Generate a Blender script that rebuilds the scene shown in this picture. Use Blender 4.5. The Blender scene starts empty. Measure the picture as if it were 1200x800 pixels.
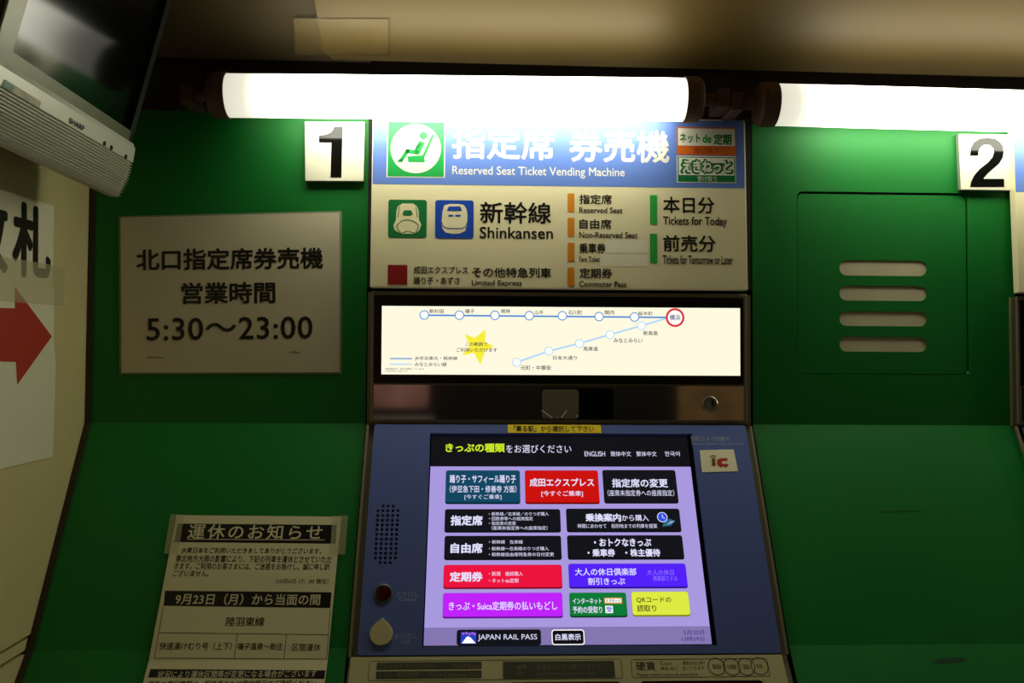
import bpy, bmesh, math
from mathutils import Vector, Matrix

scene = bpy.context.scene
COL = scene.collection

# ------------------------------------------------------------------ camera, world, lights, exposure
F = 1000.0                                   # focal length in pixels of the 1200x800 frame
YAW, PITCH, ROLL, DIST, EYE = math.radians(1.91), math.radians(1.76), math.radians(0.30), 1.144, 1.5
LAMP_POWER, LAMP_COLOUR = 9.8, (1.0, 0.98, 0.80)
EXPOSURE = 0.0
WORLD_STRENGTH, WORLD_COLOUR = 0.001, (1.0, 0.90, 0.66)
REAR_WATTS, FILL_WATTS = 15.0, 66.0

fwd = Vector((math.sin(YAW) * math.cos(PITCH), math.cos(YAW) * math.cos(PITCH), math.sin(PITCH)))
rt = Vector((math.cos(YAW), -math.sin(YAW), 0))
up = rt.cross(fwd)
R2 = rt * math.cos(ROLL) + up * math.sin(ROLL)
U2 = -rt * math.sin(ROLL) + up * math.cos(ROLL)
EYE_P = Vector((0, -DIST, EYE))
cam_d = bpy.data.cameras.new('camera')
cam_d.sensor_width = 36
cam_d.lens = 36 * F / 1200
cam_d.clip_start = 0.01
cam = bpy.data.objects.new('camera', cam_d)
COL.objects.link(cam)
cam.matrix_world = Matrix(((R2.x, U2.x, -fwd.x, EYE_P.x), (R2.y, U2.y, -fwd.y, EYE_P.y),
                           (R2.z, U2.z, -fwd.z, EYE_P.z), (0, 0, 0, 1)))
scene.camera = cam

world = bpy.data.worlds.new('world')
scene.world = world
world.use_nodes = True
world.node_tree.nodes['Background'].inputs[0].default_value = (*WORLD_COLOUR, 1)
world.node_tree.nodes['Background'].inputs[1].default_value = WORLD_STRENGTH

def added_light(name, kind, loc, watts, colour, size, rot=(0, 0, 0)):
    d = bpy.data.lights.new(name, kind)
    d.energy, d.color = watts, colour
    if kind == 'AREA':
        d.shape, d.size, d.size_y = 'RECTANGLE', size, 0.3
    else:
        d.shadow_soft_size = size
    o = bpy.data.objects.new(name, d)
    COL.objects.link(o)
    o.location, o.rotation_euler = loc, rot


added_light('rear_wall_light', 'AREA', (0.3, -3.2, 2.6), REAR_WATTS, (1, 0.93, 0.80), 2.6, (math.radians(-50), 0, 0))  # unseen lamp added to light the posters that the strip mirrors
added_light('far_fill_light', 'POINT', (5.0, -0.75, 2.4), FILL_WATTS, (1.0, 0.9, 0.55), 0.15)  # unseen lamp added far right to brighten the cream side wall

vs = scene.view_settings
vs.view_transform, vs.look, vs.exposure, vs.gamma, vs.use_curve_mapping = 'Standard', 'None', EXPOSURE, 1, False


# ------------------------------------------------------------------ helpers
def lin(c):
    return tuple((x / 255 / 12.92) if x / 255 <= 0.04045 else ((x / 255 + 0.055) / 1.055) ** 2.4 for x in c)


MATS = {}


def mat(name, rgb, rough=0.5, metal=0.0, spec=0.5, var=0.0, scale=8.0, bump=0.0, alpha=1.0):
    if name in MATS:
        return MATS[name]
    m = bpy.data.materials.new(name)
    m.use_nodes = True
    nt = m.node_tree
    b = nt.nodes['Principled BSDF']
    c = lin(rgb)
    b.inputs['Base Color'].default_value = (*c, 1)
    b.inputs['Roughness'].default_value = rough
    b.inputs['Metallic'].default_value = metal
    b.inputs['Specular IOR Level'].default_value = spec
    b.inputs['Alpha'].default_value = alpha
    if var or bump:
        tc = nt.nodes.new('ShaderNodeTexCoord')
        no = nt.nodes.new('ShaderNodeTexNoise')
        no.inputs['Scale'].default_value = scale
        no.inputs['Detail'].default_value = 5
        nt.links.new(tc.outputs['Object'], no.inputs['Vector'])
        if var:
            ra = nt.nodes.new('ShaderNodeValToRGB')
            ra.color_ramp.elements[0].position, ra.color_ramp.elements[1].position = 0.3, 0.7
            ra.color_ramp.elements[0].color = (*[x * (1 - var) for x in c], 1)
            ra.color_ramp.elements[1].color = (*[min(1, x * (1 + var)) for x in c], 1)
            nt.links.new(no.outputs['Fac'], ra.inputs['Fac'])
            nt.links.new(ra.outputs['Color'], b.inputs['Base Color'])
        if bump:
            bp = nt.nodes.new('ShaderNodeBump')
            bp.inputs['Strength'].default_value = bump
            bp.inputs['Distance'].default_value = 0.004
            nt.links.new(no.outputs['Fac'], bp.inputs['Height'])
            nt.links.new(bp.outputs['Normal'], b.inputs['Normal'])
    MATS[name] = m
    return m


def glow(name, rgb, strength=1.0):
    if name in MATS:
        return MATS[name]
    m = bpy.data.materials.new(name)
    m.use_nodes = True
    b = m.node_tree.nodes['Principled BSDF']
    b.inputs['Base Color'].default_value = (0.004, 0.004, 0.004, 1)
    b.inputs['Roughness'].default_value = 0.35
    b.inputs['Specular IOR Level'].default_value = 0.15
    b.inputs['Emission Color'].default_value = (*lin(rgb), 1)
    b.inputs['Emission Strength'].default_value = strength
    MATS[name] = m
    return m


def ray(px, py):
    return R2 * ((px - 600) / F) + U2 * ((400 - py) / F) + fwd


class Plane:
    """A flat surface of the place: origin o, right u, up v, n out of the surface."""
    def __init__(s, o, u, v):
        s.o, s.u, s.v = Vector(o), Vector(u).normalized(), Vector(v).normalized()
        s.n = s.u.cross(s.v)

    def off(s, h):
        return Plane(s.o + s.n * h, s.u, s.v)

    def uv(s, px, py):
        d = ray(px, py)
        t = (s.o - EYE_P).dot(s.n) / d.dot(s.n)
        p = EYE_P + d * t - s.o
        return (p.dot(s.u), p.dot(s.v))

    def pt(s, a, b, h=0.0):
        return s.o + s.u * a + s.v * b + s.n * h

    def at(s, px, py, h=0.0):
        return s.pt(*s.uv(px, py), h)

    def turned(s, p0, p1):
        a, b = s.at(*p0), s.at(*p1)
        u = (b - a).normalized()
        return Plane(s.o, u, s.n.cross(u))

    def box(s, x0, y0, x1, y1):
        xm, ym = (x0 + x1) / 2, (y0 + y1) / 2
        return s.uv(x0, ym)[0], s.uv(xm, y1)[1], s.uv(x1, ym)[0], s.uv(xm, y0)[1]

    def px(s):
        """metres per pixel near the middle of the frame"""
        a, b = s.at(640, 500), s.at(641, 500)
        return (a - b).length


class MB:
    def __init__(s):
        s.v, s.f, s.m, s.mats = [], [], [], []

    def mi(s, m):
        if m not in s.mats:
            s.mats.append(m)
        return s.mats.index(m)

    def face(s, pts, m):
        b = len(s.v)
        s.v += [tuple(p) for p in pts]
        s.f.append(tuple(range(b, b + len(pts))))
        s.m.append(s.mi(m))
        return s

    def mesh(s, verts, faces, m):
        b = len(s.v)
        s.v += [tuple(p) for p in verts]
        k = s.mi(m)
        for f in faces:
            s.f.append(tuple(i + b for i in f))
            s.m.append(k)
        return s

    def prism(s, P, poly, h0, h1, m, m_side=None):
        """poly in (u, v), anticlockwise, raised from h0 to h1"""
        n = len(poly)
        top = [P.pt(a, b, h1) for a, b in poly]
        bot = [P.pt(a, b, h0) for a, b in poly]
        s.mesh(top + bot, [tuple(range(n)), tuple(range(2 * n - 1, n - 1, -1))], m)
        s.mesh(top + bot, [(i, n + i, n + (i + 1) % n, (i + 1) % n) for i in range(n)], m_side or m)
        return s

    def plate(s, P, outer, holes, h0, h1, m):
        cu = bpy.data.curves.new('plate', 'CURVE')
        cu.dimensions, cu.fill_mode, cu.extrude = '2D', 'BOTH', (h1 - h0) / 2
        for poly in [outer] + holes:
            sp = cu.splines.new('POLY')
            sp.points.add(len(poly) - 1)
            for i, (a, b) in enumerate(poly):
                sp.points[i].co = (a, b, 0, 1)
            sp.use_cyclic_u = True
        vv, ff = curve_mesh(cu)
        return s.mesh([P.pt(x, y, z + (h0 + h1) / 2) for x, y, z in vv], ff, m)

    def strip(s, prof, a, b, m, close=True):
        """profile of (y, z) swept along x from a to b"""
        n = len(prof)
        vs_ = [(a, y, z) for y, z in prof] + [(b, y, z) for y, z in prof]
        fs = [(i, i + 1, n + i + 1, n + i) for i in range(n - 1)]
        if close:
            fs += [(n - 1, 0, n, 2 * n - 1), tuple(range(n - 1, -1, -1)), tuple(range(n, 2 * n))]
        return s.mesh(vs_, fs, m)

    def cyl(s, p0, p1, r, m, seg=32, r1=None, caps=True):
        p0, p1 = Vector(p0), Vector(p1)
        ax = (p1 - p0).normalized()
        x = ax.orthogonal().normalized()
        y = ax.cross(x)
        r1 = r if r1 is None else r1
        vs_ = []
        for p, q in ((p0, r), (p1, r1)):
            vs_ += [p + (x * math.cos(2 * math.pi * i / seg) + y * math.sin(2 * math.pi * i / seg)) * q for i in range(seg)]
        fs = [(i, (i + 1) % seg, seg + (i + 1) % seg, seg + i) for i in range(seg)]
        if caps:
            fs += [tuple(range(seg - 1, -1, -1)), tuple(range(seg, 2 * seg))]
        return s.mesh(vs_, fs, m)

    def lathe(s, p0, ax, prof, m, seg=32):
        """profile of (distance along axis, radius)"""
        p0, ax = Vector(p0), Vector(ax).normalized()
        x = ax.orthogonal().normalized()
        y = ax.cross(x)
        vs_, n = [], len(prof)
        for d, r in prof:
            vs_ += [p0 + ax * d + (x * math.cos(2 * math.pi * i / seg) + y * math.sin(2 * math.pi * i / seg)) * r for i in range(seg)]
        fs = [(k * seg + i, k * seg + (i + 1) % seg, (k + 1) * seg + (i + 1) % seg, (k + 1) * seg + i)
              for k in range(n - 1) for i in range(seg)]
        fs += [tuple(range(seg - 1, -1, -1)), tuple(range((n - 1) * seg, n * seg))]
        return s.mesh(vs_, fs, m)

    def cuboid(s, lo, hi, m):
        (x0, y0, z0), (x1, y1, z1) = lo, hi
        v = [(x, y, z) for x in (x0, x1) for y in (y0, y1) for z in (z0, z1)]
        return s.mesh(v, [(0, 1, 3, 2), (4, 6, 7, 5), (0, 4, 5, 1), (2, 3, 7, 6), (0, 2, 6, 4), (1, 5, 7, 3)], m)

    def build(s, name, parent=None, smooth=False, fix=True, bevel=0.0):
        me = bpy.data.meshes.new(name)
        n = len(s.v)
        c = Vector([(max(p[i] for p in s.v) + min(p[i] for p in s.v)) / 2 for i in range(3)])
        me.from_pydata([Vector(p) - c for p in s.v], [], s.f)
        for m in s.mats:
            me.materials.append(m)
        me.polygons.foreach_set('material_index', s.m)
        if fix:
            bm = bmesh.new()
            bm.from_mesh(me)
            bmesh.ops.remove_doubles(bm, verts=bm.verts, dist=1e-6)
            bmesh.ops.recalc_face_normals(bm, faces=bm.faces)
            bm.to_mesh(me)
            bm.free()
        if smooth:
            for p in me.polygons:
                p.use_smooth = len(p.vertices) == 4
        me.update()
        o = bpy.data.objects.new(name, me)
        COL.objects.link(o)
        o.location = c
        if bevel:
            b = o.modifiers.new('bevel', 'BEVEL')
            b.width, b.segments, b.limit_method = bevel, 2, 'ANGLE'
        if parent:
            adopt(o, parent)
        return o


def world_of(o):
    return o.matrix_basis if o.parent is None else world_of(o.parent) @ o.matrix_parent_inverse @ o.matrix_basis


def adopt(o, parent):
    o.parent = parent
    o.matrix_parent_inverse = world_of(parent).inverted()


def tag(o, label=None, cat=None, group=None, kind=None):
    for k, v in (('label', label), ('category', cat), ('group', group), ('kind', kind)):
        if v:
            o[k] = v
    return o


def thing(name, loc, label, cat, group=None):
    o = bpy.data.objects.new(name, None)
    COL.objects.link(o)
    o.empty_display_size = 0.02
    o.location = loc
    return tag(o, label, cat, group)


def copy_tree(o, parent=None):
    c = o.copy()
    COL.objects.link(c)
    if parent:
        c.parent = parent
        c.matrix_parent_inverse = o.matrix_parent_inverse
    for ch in list(o.children):
        copy_tree(ch, c)
    return c


def curve_mesh(cu):
    o = bpy.data.objects.new('tmp', cu)
    COL.objects.link(o)
    dg = bpy.context.evaluated_depsgraph_get()
    me = bpy.data.meshes.new_from_object(o.evaluated_get(dg), depsgraph=dg)
    vv = [tuple(v.co) for v in me.vertices]
    ff = [tuple(p.vertices) for p in me.polygons]
    bpy.data.objects.remove(o)
    bpy.data.meshes.remove(me)
    return vv, ff


GLYPHS = {}


def glyphs(body, bold, space):
    k = (body, bold, space)
    if k not in GLYPHS:
        cu = bpy.data.curves.new('words', 'FONT')
        cu.body, cu.size, cu.resolution_u, cu.space_character = body, 1.0, 3, space
        v0, f0 = curve_mesh(cu)
        vv, ff = list(v0), list(f0)
        rings = [] if bold <= 0 else [(bold, 8)] if bold < 0.05 else [(bold, 12), (bold / 2, 8)]
        lift = 0.0
        for rr, cnt in rings:                        # heavier weight: the same letters overprinted in a small circle
            for i in range(cnt):
                b = len(vv)
                q = 2 * math.pi * i / cnt
                lift += 8e-6
                vv += [(x + rr * math.cos(q), y + rr * math.sin(q), z + lift) for x, y, z in v0]
                ff += [tuple(k_ + b for k_ in f) for f in f0]
        lo = [min(v[i] for v in vv) for i in (0, 1)]
        hi = [max(v[i] for v in vv) for i in (0, 1)]
        GLYPHS[k] = (vv, ff, lo, hi)
    return GLYPHS[k]


def write_uv(mb, P, body, a0, b0, a1, b1, m, h=0.0003, bold=0.0, space=1.0, slant=0.0):
    vv, ff, lo, hi = glyphs(body, bold, space)
    sx, sy = (a1 - a0) / (hi[0] - lo[0]), (b1 - b0) / (hi[1] - lo[1])
    mb.mesh([P.pt(a0 + (x - lo[0]) * sx + slant * (y - lo[1]) * sy, b0 + (y - lo[1]) * sy, h + z) for x, y, z in vv], ff, m)
    return mb


def write(mb, P, body, x0, y0, x1, y1, m, h=0.0003, bold=0.0, space=1.0, slant=0.0):
    return write_uv(mb, P, body, *P.box(x0, y0, x1, y1), m, h, bold, space, slant)


def lettering(P, body, x0, y0, x1, y1, m, parent, h=0.0003, bold=0.0, space=1.0, name='lettering'):
    return write(MB(), P, body, x0, y0, x1, y1, m, h, bold, space).build(name, parent, fix=False)


def rect(P, x0, y0, x1, y1):
    a0, b0, a1, b1 = P.box(x0, y0, x1, y1)
    return [(a0, b0), (a1, b0), (a1, b1), (a0, b1)]


def rrect_uv(a0, b0, a1, b1, r, seg=5):
    out = []
    for cx, cy, t in ((a1 - r, b0 + r, -90), (a1 - r, b1 - r, 0), (a0 + r, b1 - r, 90), (a0 + r, b0 + r, 180)):
        for i in range(seg + 1):
            q = math.radians(t + 90 * i / seg)
            out.append((cx + r * math.cos(q), cy + r * math.sin(q)))
    return out


def rrect(P, x0, y0, x1, y1, r, seg=5):
    return rrect_uv(*P.box(x0, y0, x1, y1), r * P.px(), seg)


def poly(P, pts):
    return [P.uv(*p) for p in pts]


def ring_pts(c, r, seg=28):
    return [(c[0] + r * math.cos(2 * math.pi * i / seg), c[1] + r * math.sin(2 * math.pi * i / seg)) for i in range(seg)]


def disc(mb, P, cx, cy, r, m, h):
    c = P.uv(cx, cy)
    mb.face([P.pt(a, b, h) for a, b in ring_pts(c, r * P.px())], m)
    return mb


def annulus(mb, P, cx, cy, r, w, m, h, seg=32):
    c, k = P.uv(cx, cy), P.px()
    o, i = ring_pts(c, r * k, seg), ring_pts(c, (r - w) * k, seg)
    mb.mesh([P.pt(a, b, h) for a, b in o + i], [(j, (j + 1) % seg, seg + (j + 1) % seg, seg + j) for j in range(seg)], m)
    return mb


def flat(mb, P, pts_uv, m, h):
    return mb.face([P.pt(a, b, h) for a, b in pts_uv], m)


def stroke(mb, P, p0, p1, w, m, h):
    a, b = Vector(P.uv(*p0)), Vector(P.uv(*p1))
    d = (b - a).normalized()
    q = Vector((-d.y, d.x)) * (w * P.px() / 2)
    return flat(mb, P, [a - q, b - q, b + q, a + q], m, h)


def outline(mb, P, x0, y0, x1, y1, w, m, h, r=2):
    o, i = rrect(P, x0, y0, x1, y1, r), rrect(P, x0 + w, y0 + w, x1 - w, y1 - w, max(r - w, 0.3))
    n = len(o)
    mb.mesh([P.pt(a, b, h) for a, b in o + i], [(j, (j + 1) % n, n + (j + 1) % n, n + j) for j in range(n)], m)
    return mb


# ------------------------------------------------------------------ materials
GREEN = mat('green_paint', (9, 118, 40), 0.5, spec=0.35, var=0.06, scale=5, bump=0.04)
CREAM = mat('cream_wall_paint', (206, 196, 140), 0.55, var=0.05, scale=6)
SOFFIT = mat('cream_soffit_sheet', (140, 116, 64), 0.42, var=0.09, scale=3, bump=0.3)
SOFFIT_DARK = mat('brown_soffit_board', (104, 88, 58), 0.6, var=0.12, scale=4)
DARK = mat('dark_void_paint', (26, 25, 20), 0.8)
TRIM = mat('dark_brown_trim', (48, 36, 24), 0.5, var=0.15, scale=20)
RUST = mat('brown_plastic', (108, 78, 64), 0.55, var=0.1, scale=30)
FLOOR = mat('grey_tile_floor', (120, 116, 105), 0.5, var=0.1, scale=6)
CONC = mat('charcoal_wall_paint', (20, 19, 17), 0.7, var=0.1)
SIGN = mat('ivory_sign_sheet', (246, 236, 190), 0.42, var=0.01)
BLUE = mat('sign_blue', (100, 134, 214), 0.4)
BLACK = mat('black_ink', (14, 14, 14), 0.35)
WHITE = mat('white_ink', (245, 243, 225), 0.4)
PGREEN = mat('pictogram_green', (20, 165, 72), 0.4)
TGREEN = mat('train_green', (14, 120, 56), 0.4)
TBLUE = mat('train_blue', (18, 74, 184), 0.4)
MAROON = mat('square_red', (150, 20, 20), 0.4)
ORANGE = mat('bar_orange', (226, 140, 22), 0.4)
BGREEN = mat('bar_green', (46, 178, 74), 0.4)
DGREEN = mat('sticker_green', (10, 118, 60), 0.4)
SORANGE = mat('sticker_orange', (222, 108, 34), 0.4)
SORANGE_D = mat('sticker_orange_ink', (180, 74, 20), 0.4)
PATCH = mat('pale_patch', (250, 244, 214), 0.42)
ACRYL = mat('white_acrylic', (240, 238, 214), 0.08, spec=0.5)
ACRYL_EDGE = mat('grey_acrylic_edge', (150, 158, 140), 0.2)
GLOSSB = mat('glossy_black', (14, 14, 12), 0.08, spec=0.5)
PAPER_L = mat('laminated_paper', (214, 205, 172), 0.3, var=0.03, scale=7)
PAPER = mat('white_paper', (222, 216, 172), 0.6, var=0.03, scale=7)
PAPER_W = mat('plain_white_paper', (226, 224, 196), 0.6, var=0.02, scale=5)
FILM = mat('clear_film', (200, 200, 180), 0.2, alpha=0.3)
TAPE = mat('clear_tape', (222, 218, 172), 0.3, alpha=0.24)
ARROW = mat('arrow_red', (176, 50, 28), 0.6)
FRAME = mat('grey_beige_metal', (140, 134, 112), 0.38, metal=0.35)
BODY = mat('beige_enamel', (184, 176, 128), 0.45, var=0.03)
BODY_D = mat('dark_gap', (30, 26, 16), 0.6)
EDGE = mat('edge_beige', (118, 110, 82), 0.5)
BEZEL = mat('black_bezel', (9, 10, 9), 0.25, spec=0.3)
MIRROR = mat('smoked_mirror', (178, 172, 156), 0.05, metal=1.0)
WINDOW = mat('lens_window', (10, 10, 9), 0.1, spec=0.4)
LENSG = mat('lens_grey', (124, 118, 98), 0.25, spec=0.5)
STEEL = mat('steel', (170, 165, 145), 0.3, metal=0.9)
CONSOLE = mat('blue_grey_enamel', (90, 108, 174), 0.4, var=0.02)
GREYINK = mat('pale_grey_ink', (176, 182, 200), 0.5)
YELLOW = mat('yellow_label', (255, 226, 30), 0.5)
CARD = mat('cream_card', (250, 244, 206), 0.4)
ICBROWN = mat('card_brown', (112, 84, 30), 0.5)
ICGOLD = mat('card_gold', (170, 150, 90), 0.5)
ICRED = mat('card_red', (200, 34, 34), 0.5)
REDBTN = mat('dark_red_button', (58, 5, 5), 0.2)
BTNRING = mat('button_ring', (84, 100, 130), 0.35)
DROP = mat('beige_button', (196, 188, 138), 0.4)
PLATE_D = mat('olive_dark_plate', (58, 58, 36), 0.5)
PLATE_T = mat('olive_grey_ink', (112, 110, 78), 0.5)
LEDGE_T = mat('dark_olive_ink', (60, 56, 34), 0.5)
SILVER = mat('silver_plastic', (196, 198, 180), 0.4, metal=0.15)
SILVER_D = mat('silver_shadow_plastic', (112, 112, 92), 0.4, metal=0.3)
TVBLACK = mat('tv_black', (12, 12, 11), 0.5)
TVSCREEN = mat('tv_glass', (6, 7, 6), 0.13, spec=0.3)

# ------------------------------------------------------------------ the planes of the place
W = Plane((0, 0, EYE), (1, 0, 0), (0, 0, 1))            # face of the green wall
TH1, TH2 = math.radians(27.62), math.radians(40)
Z1 = W.at(650, 496.7).z
S1 = Plane((0, 0, Z1), (1, 0, 0), (0, math.sin(TH1), math.cos(TH1)))
L1 = S1.uv(1030, 755.2)[1]
S2 = Plane(S1.pt(0, L1), (1, 0, 0), (0, math.sin(TH2), math.cos(TH2)))
L2 = -0.17
PFZ = W.at(655, 338).z                                  # top of the machines, foot of the header signs
XL = W.at(103, 330).x                                   # the cream side wall
WL = Plane((XL, 0, EYE), (0, 1, 0), (0, 0, 1))
X_M0, X_M1 = W.at(430, 420).x, W.at(879.5, 420).x       # the machine's sides
X_B0, X_B1 = X_M0 - 0.001, X_M1 + 0.003
X_R = W.at(1188, 250).x                                 # right end of the right bay
PITCH_X = W.off(0.01).at(1192.3, 420).x - W.off(0.01).at(434.3, 420).x                            # from one machine to the next
Z_TOP = W.at(650, 40).z
yz = lambda p: (p.y, p.z)
BAY = [(0, Z_TOP), (0, Z1), yz(S1.pt(0, L1)), yz(S2.pt(0, L2))]
BAY += [(BAY[-1][0], 0.0)]

# ------------------------------------------------------------------ structure
mb = MB().cuboid((-3.0, -4.2, -0.05), (6.0, 0.3, 0.0), FLOOR)
tag(mb.build('floor'), kind='structure')
mb = MB().cuboid((-3.0, 0.05, 0.0), (6.0, 0.3, 2.7), DARK)
tag(mb.build('wall_back'), kind='structure')
mb = MB().cuboid((-3.0, -4.3, 0.0), (6.0, -4.2, 2.7), CONC)
tag(mb.build('wall_rear'), kind='structure')
mb = MB().cuboid((-3.0, -4.2, 2.7), (6.0, 0.3, 2.8), SOFFIT_DARK)
tag(mb.build('ceiling'), kind='structure')

# left cream wall with the seam low down
sz = WL.at(20, 754).z
mb = MB().cuboid((XL - 0.1, -2.2, sz + 0.002), (XL, 0.05, 2.7), CREAM)
mb.cuboid((XL - 0.1, -2.2, sz - 0.014), (XL - 0.002, 0.05, sz - 0.002), CREAM)
mb.cuboid((XL - 0.1, -2.2, sz - 0.002), (XL - 0.012, 0.05, sz + 0.002), DARK)
mb.cuboid((XL - 0.1, -2.2, sz - 0.018), (XL - 0.012, 0.05, sz - 0.014), DARK)
mb.cuboid((XL - 0.1, -2.2, 0), (XL, 0.05, sz - 0.018), CREAM)
tag(mb.build('wall_left'), kind='structure')

# green bays
x_t = W.at(110, 330).x
mb = MB()
mb.strip(BAY, x_t - 0.003, X_B0, GREEN, close=False)
mb.face([(X_B0, y, z) for y, z in BAY] + [(X_B0, 0.04, 0), (X_B0, 0.04, Z_TOP)], BODY_D)
tag(mb.build('wall_bay_left', fix=False), kind='structure')

# dark trim in the corner of the cream wall and the bay
pr = [(y - 0.002, z) for y, z in BAY[:1]] + [(-0.002, Z1 + 0.001)] + [yz(S1.pt(0, L1, 0.002)), yz(S2.pt(0, L2, 0.002))]
mb = MB().strip(pr + [(pr[-1][0], 0.0), (0.04, 0.0), (0.04, Z_TOP)], XL + 0.0005, x_t, TRIM)
tag(mb.build('trim_1'), kind='structure')

# right bay: its upper sheet has the opening for the access panel
HOLE = W.box(934.5, 225.2, 1134.5, 438.5)
hole = rrect_uv(*HOLE, 0.008)
mb = MB()
zt = Z_TOP - EYE
z1 = Z1 - EYE
mb.plate(W, [(X_B1, z1), (X_R, z1), (X_R, zt), (X_B1, zt)], [hole], -0.012, 0.0, GREEN)
mb.strip(BAY[1:], X_B1, X_R, GREEN, close=False)
MARK = mat('scuffed_green', (10, 66, 26), 0.6)
stroke(mb, S1, (1032, 599.5), (1080, 598.8), 0.9, MARK, 0.0003)
flat(mb, S2, poly(S2, [(1092, 775.6), (1104, 777.4), (1128, 775.4), (1133, 771), (1118, 770), (1098, 772)]), MARK, 0.0003)
for x in (X_B1, X_R):
    mb.face([(x, y, z) for y, z in BAY] + [(x, 0.04, 0), (x, 0.04, Z_TOP)], BODY_D)
tag(mb.build('wall_bay_right', fix=False), kind='structure')

mb = MB().cuboid((X_B0, 0.0005, PFZ), (X_B1, 0.04, Z_TOP), DARK)
mb.cuboid((X_R, 0.0005, PFZ), (X_R + 0.6, 0.04, Z_TOP), DARK)
mb.cuboid((x_t, -0.0009, W.at(640, 136).z), (X_R + 0.6, 0.0003, Z_TOP), TRIM)
tag(mb.build('trim_4'), kind='structure')

# soffit above the lamps: a cream sheet rising towards the room, and a darker brown board beside it
SO = Plane(W.at(640, 80, 0.012), (1, 0, 0.0), (0, -math.cos(math.radians(38)), math.sin(math.radians(38))))
SO = SO.turned((385, 78.6), (1127, 97))
mb = MB()
a_l, a_r = SO.uv(376, 40)[0], SO.uv(1500, 60)[0]
b_t = 0.42
cb = 0.012
mb.prism(SO, [(a_l + cb, 0), (a_r, 0), (a_r, b_t), (a_l - 0.012, b_t), (a_l, cb)], -0.003, 0, SOFFIT)
tag(mb.build('trim_2'), kind='structure')
mb = MB()
mb.prism(SO, [(a_l - 0.75, -0.006), (a_l + 0.06, -0.006), (a_l + 0.06, b_t), (a_l - 0.75, b_t)], -0.012, -0.0045, SOFFIT_DARK)
tag(mb.build('trim_3'), kind='structure')
SEAM = mat('seam_brown', (110, 92, 54), 0.6)
mb = MB()
mb.prism(SO, poly(SO, [(346, 64), (455, 64), (456, 21.5), (344, 21.5)]), 0.0001, 0.0004, mat('soffit_film', (190, 164, 100), 0.3, alpha=0.25))
for p0, p1 in (((378, 21.5), (456, 21.5)), ((456, 21.5), (456, 64)), ((430, 64), (456, 64))):
    stroke(mb, SO, p0, p1, 0.6, SEAM, 0.0006)
tag(mb.build('patch_sheet', fix=False), 'clear square patch sheet stuck flat on the soffit above the first lamp tube', 'patch')


# ------------------------------------------------------------------ lamp tubes
def lamp_material():
    m = bpy.data.materials.new('lit_lamp_cover')
    m.use_nodes = True
    nt = m.node_tree
    b = nt.nodes['Principled BSDF']
    b.inputs['Base Color'].default_value = (0.8, 0.78, 0.7, 1)
    b.inputs['Roughness'].default_value = 0.3
    b.inputs['Emission Color'].default_value = (*LAMP_COLOUR, 1)
    tc = nt.nodes.new('ShaderNodeTexCoord')
    sp = nt.nodes.new('ShaderNodeSeparateXYZ')
    nt.links.new(tc.outputs['Generated'], sp.inputs[0])
    ra = nt.nodes.new('ShaderNodeValToRGB')          # the fluorescent tube inside is shorter than its cover
    e = ra.color_ramp.elements
    e[0].position, e[0].color = 0.0, (0.066, 0.066, 0.066, 1)
    e[1].position, e[1].color = 1.0, (0.072, 0.072, 0.072, 1)
    for q, c in ((0.05, 0.085), (0.085, 0.16), (0.20, 1.0), (0.92, 1.0), (0.98, 0.25)):
        e.new(q).color = (c, c, c, 1)
    mu = nt.nodes.new('ShaderNodeMath')
    mu.operation = 'MULTIPLY'
    mu.inputs[1].default_value = LAMP_POWER
    nt.links.new(sp.outputs['X'], ra.inputs[0])
    nt.links.new(ra.outputs['Color'], mu.inputs[0])
    nt.links.new(mu.outputs[0], b.inputs['Emission Strength'])
    return m


LAMP = lamp_material()
LP = W.off(0.056)


def tube_lamp(p0, p1, r, label, lead):
    p0, p1 = Vector(p0), Vector(p1)
    ax = (p1 - p0).normalized()
    t = thing('tube_lamp', (p0 + p1) / 2 + Vector((0, 0.05, 0)), label, 'lamp', 'tube lamps over the machines')
    yv = Vector((0, -1, 0))                              # towards the room
    zv = ax.cross(yv)
    zv = zv if zv.z > 0 else -zv

    def arc(d0, d1, rr, seg):
        return [yv * math.sin(math.radians(d0 + (d1 - d0) * i / seg)) * rr + zv * math.cos(math.radians(d0 + (d1 - d0) * i / seg)) * rr for i in range(seg + 1)]
    co = arc(14, 274, r, 44)
    n = len(co)
    MB().mesh([p + q for p in (p0, p1) for q in co], [(i, i + 1, n + i + 1, n + i) for i in range(n - 1)], LAMP).build('lamp_cover', t, smooth=True)
    re = arc(15, -87, r * 1.0, 16) + arc(-87, 15, r * 0.95, 16)
    n = len(re)
    MB().mesh([p + q for p in (p0, p1) for q in re], [(i, (i + 1) % n, n + (i + 1) % n, n + i) for i in range(n)], TRIM).build('reflector', t)
    for p, d in ((p0, -ax), (p1, ax)):
        MB().lathe(p - d * 0.006, d, [(0, r * 1.01), (0, r * 1.07), (0.014, r * 1.07), (0.020, r * 1.03), (0.023, r * 0.9), (0.023, r * 0.3), (0.045, r * 0.28)],
                   RUST, 40).build('end_cap', t)
    for p, d in ((p0, -ax), (p1, ax)):
        c = p + d * 0.045
        s = MB().cuboid((c.x - 0.008, c.y - 0.012, c.z - 0.012), (c.x + 0.008, -0.018, c.z + 0.012), RUST)
        s.build('socket', t, bevel=0.002)
    b = MB().cuboid((p0.x - lead, -0.022, (p0.z + p1.z) / 2 - 0.006), (p1.x + 0.046, -0.001, (p0.z + p1.z) / 2 + 0.022), TRIM)
    b.build('batten', t, bevel=0.002)
    return t


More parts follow.
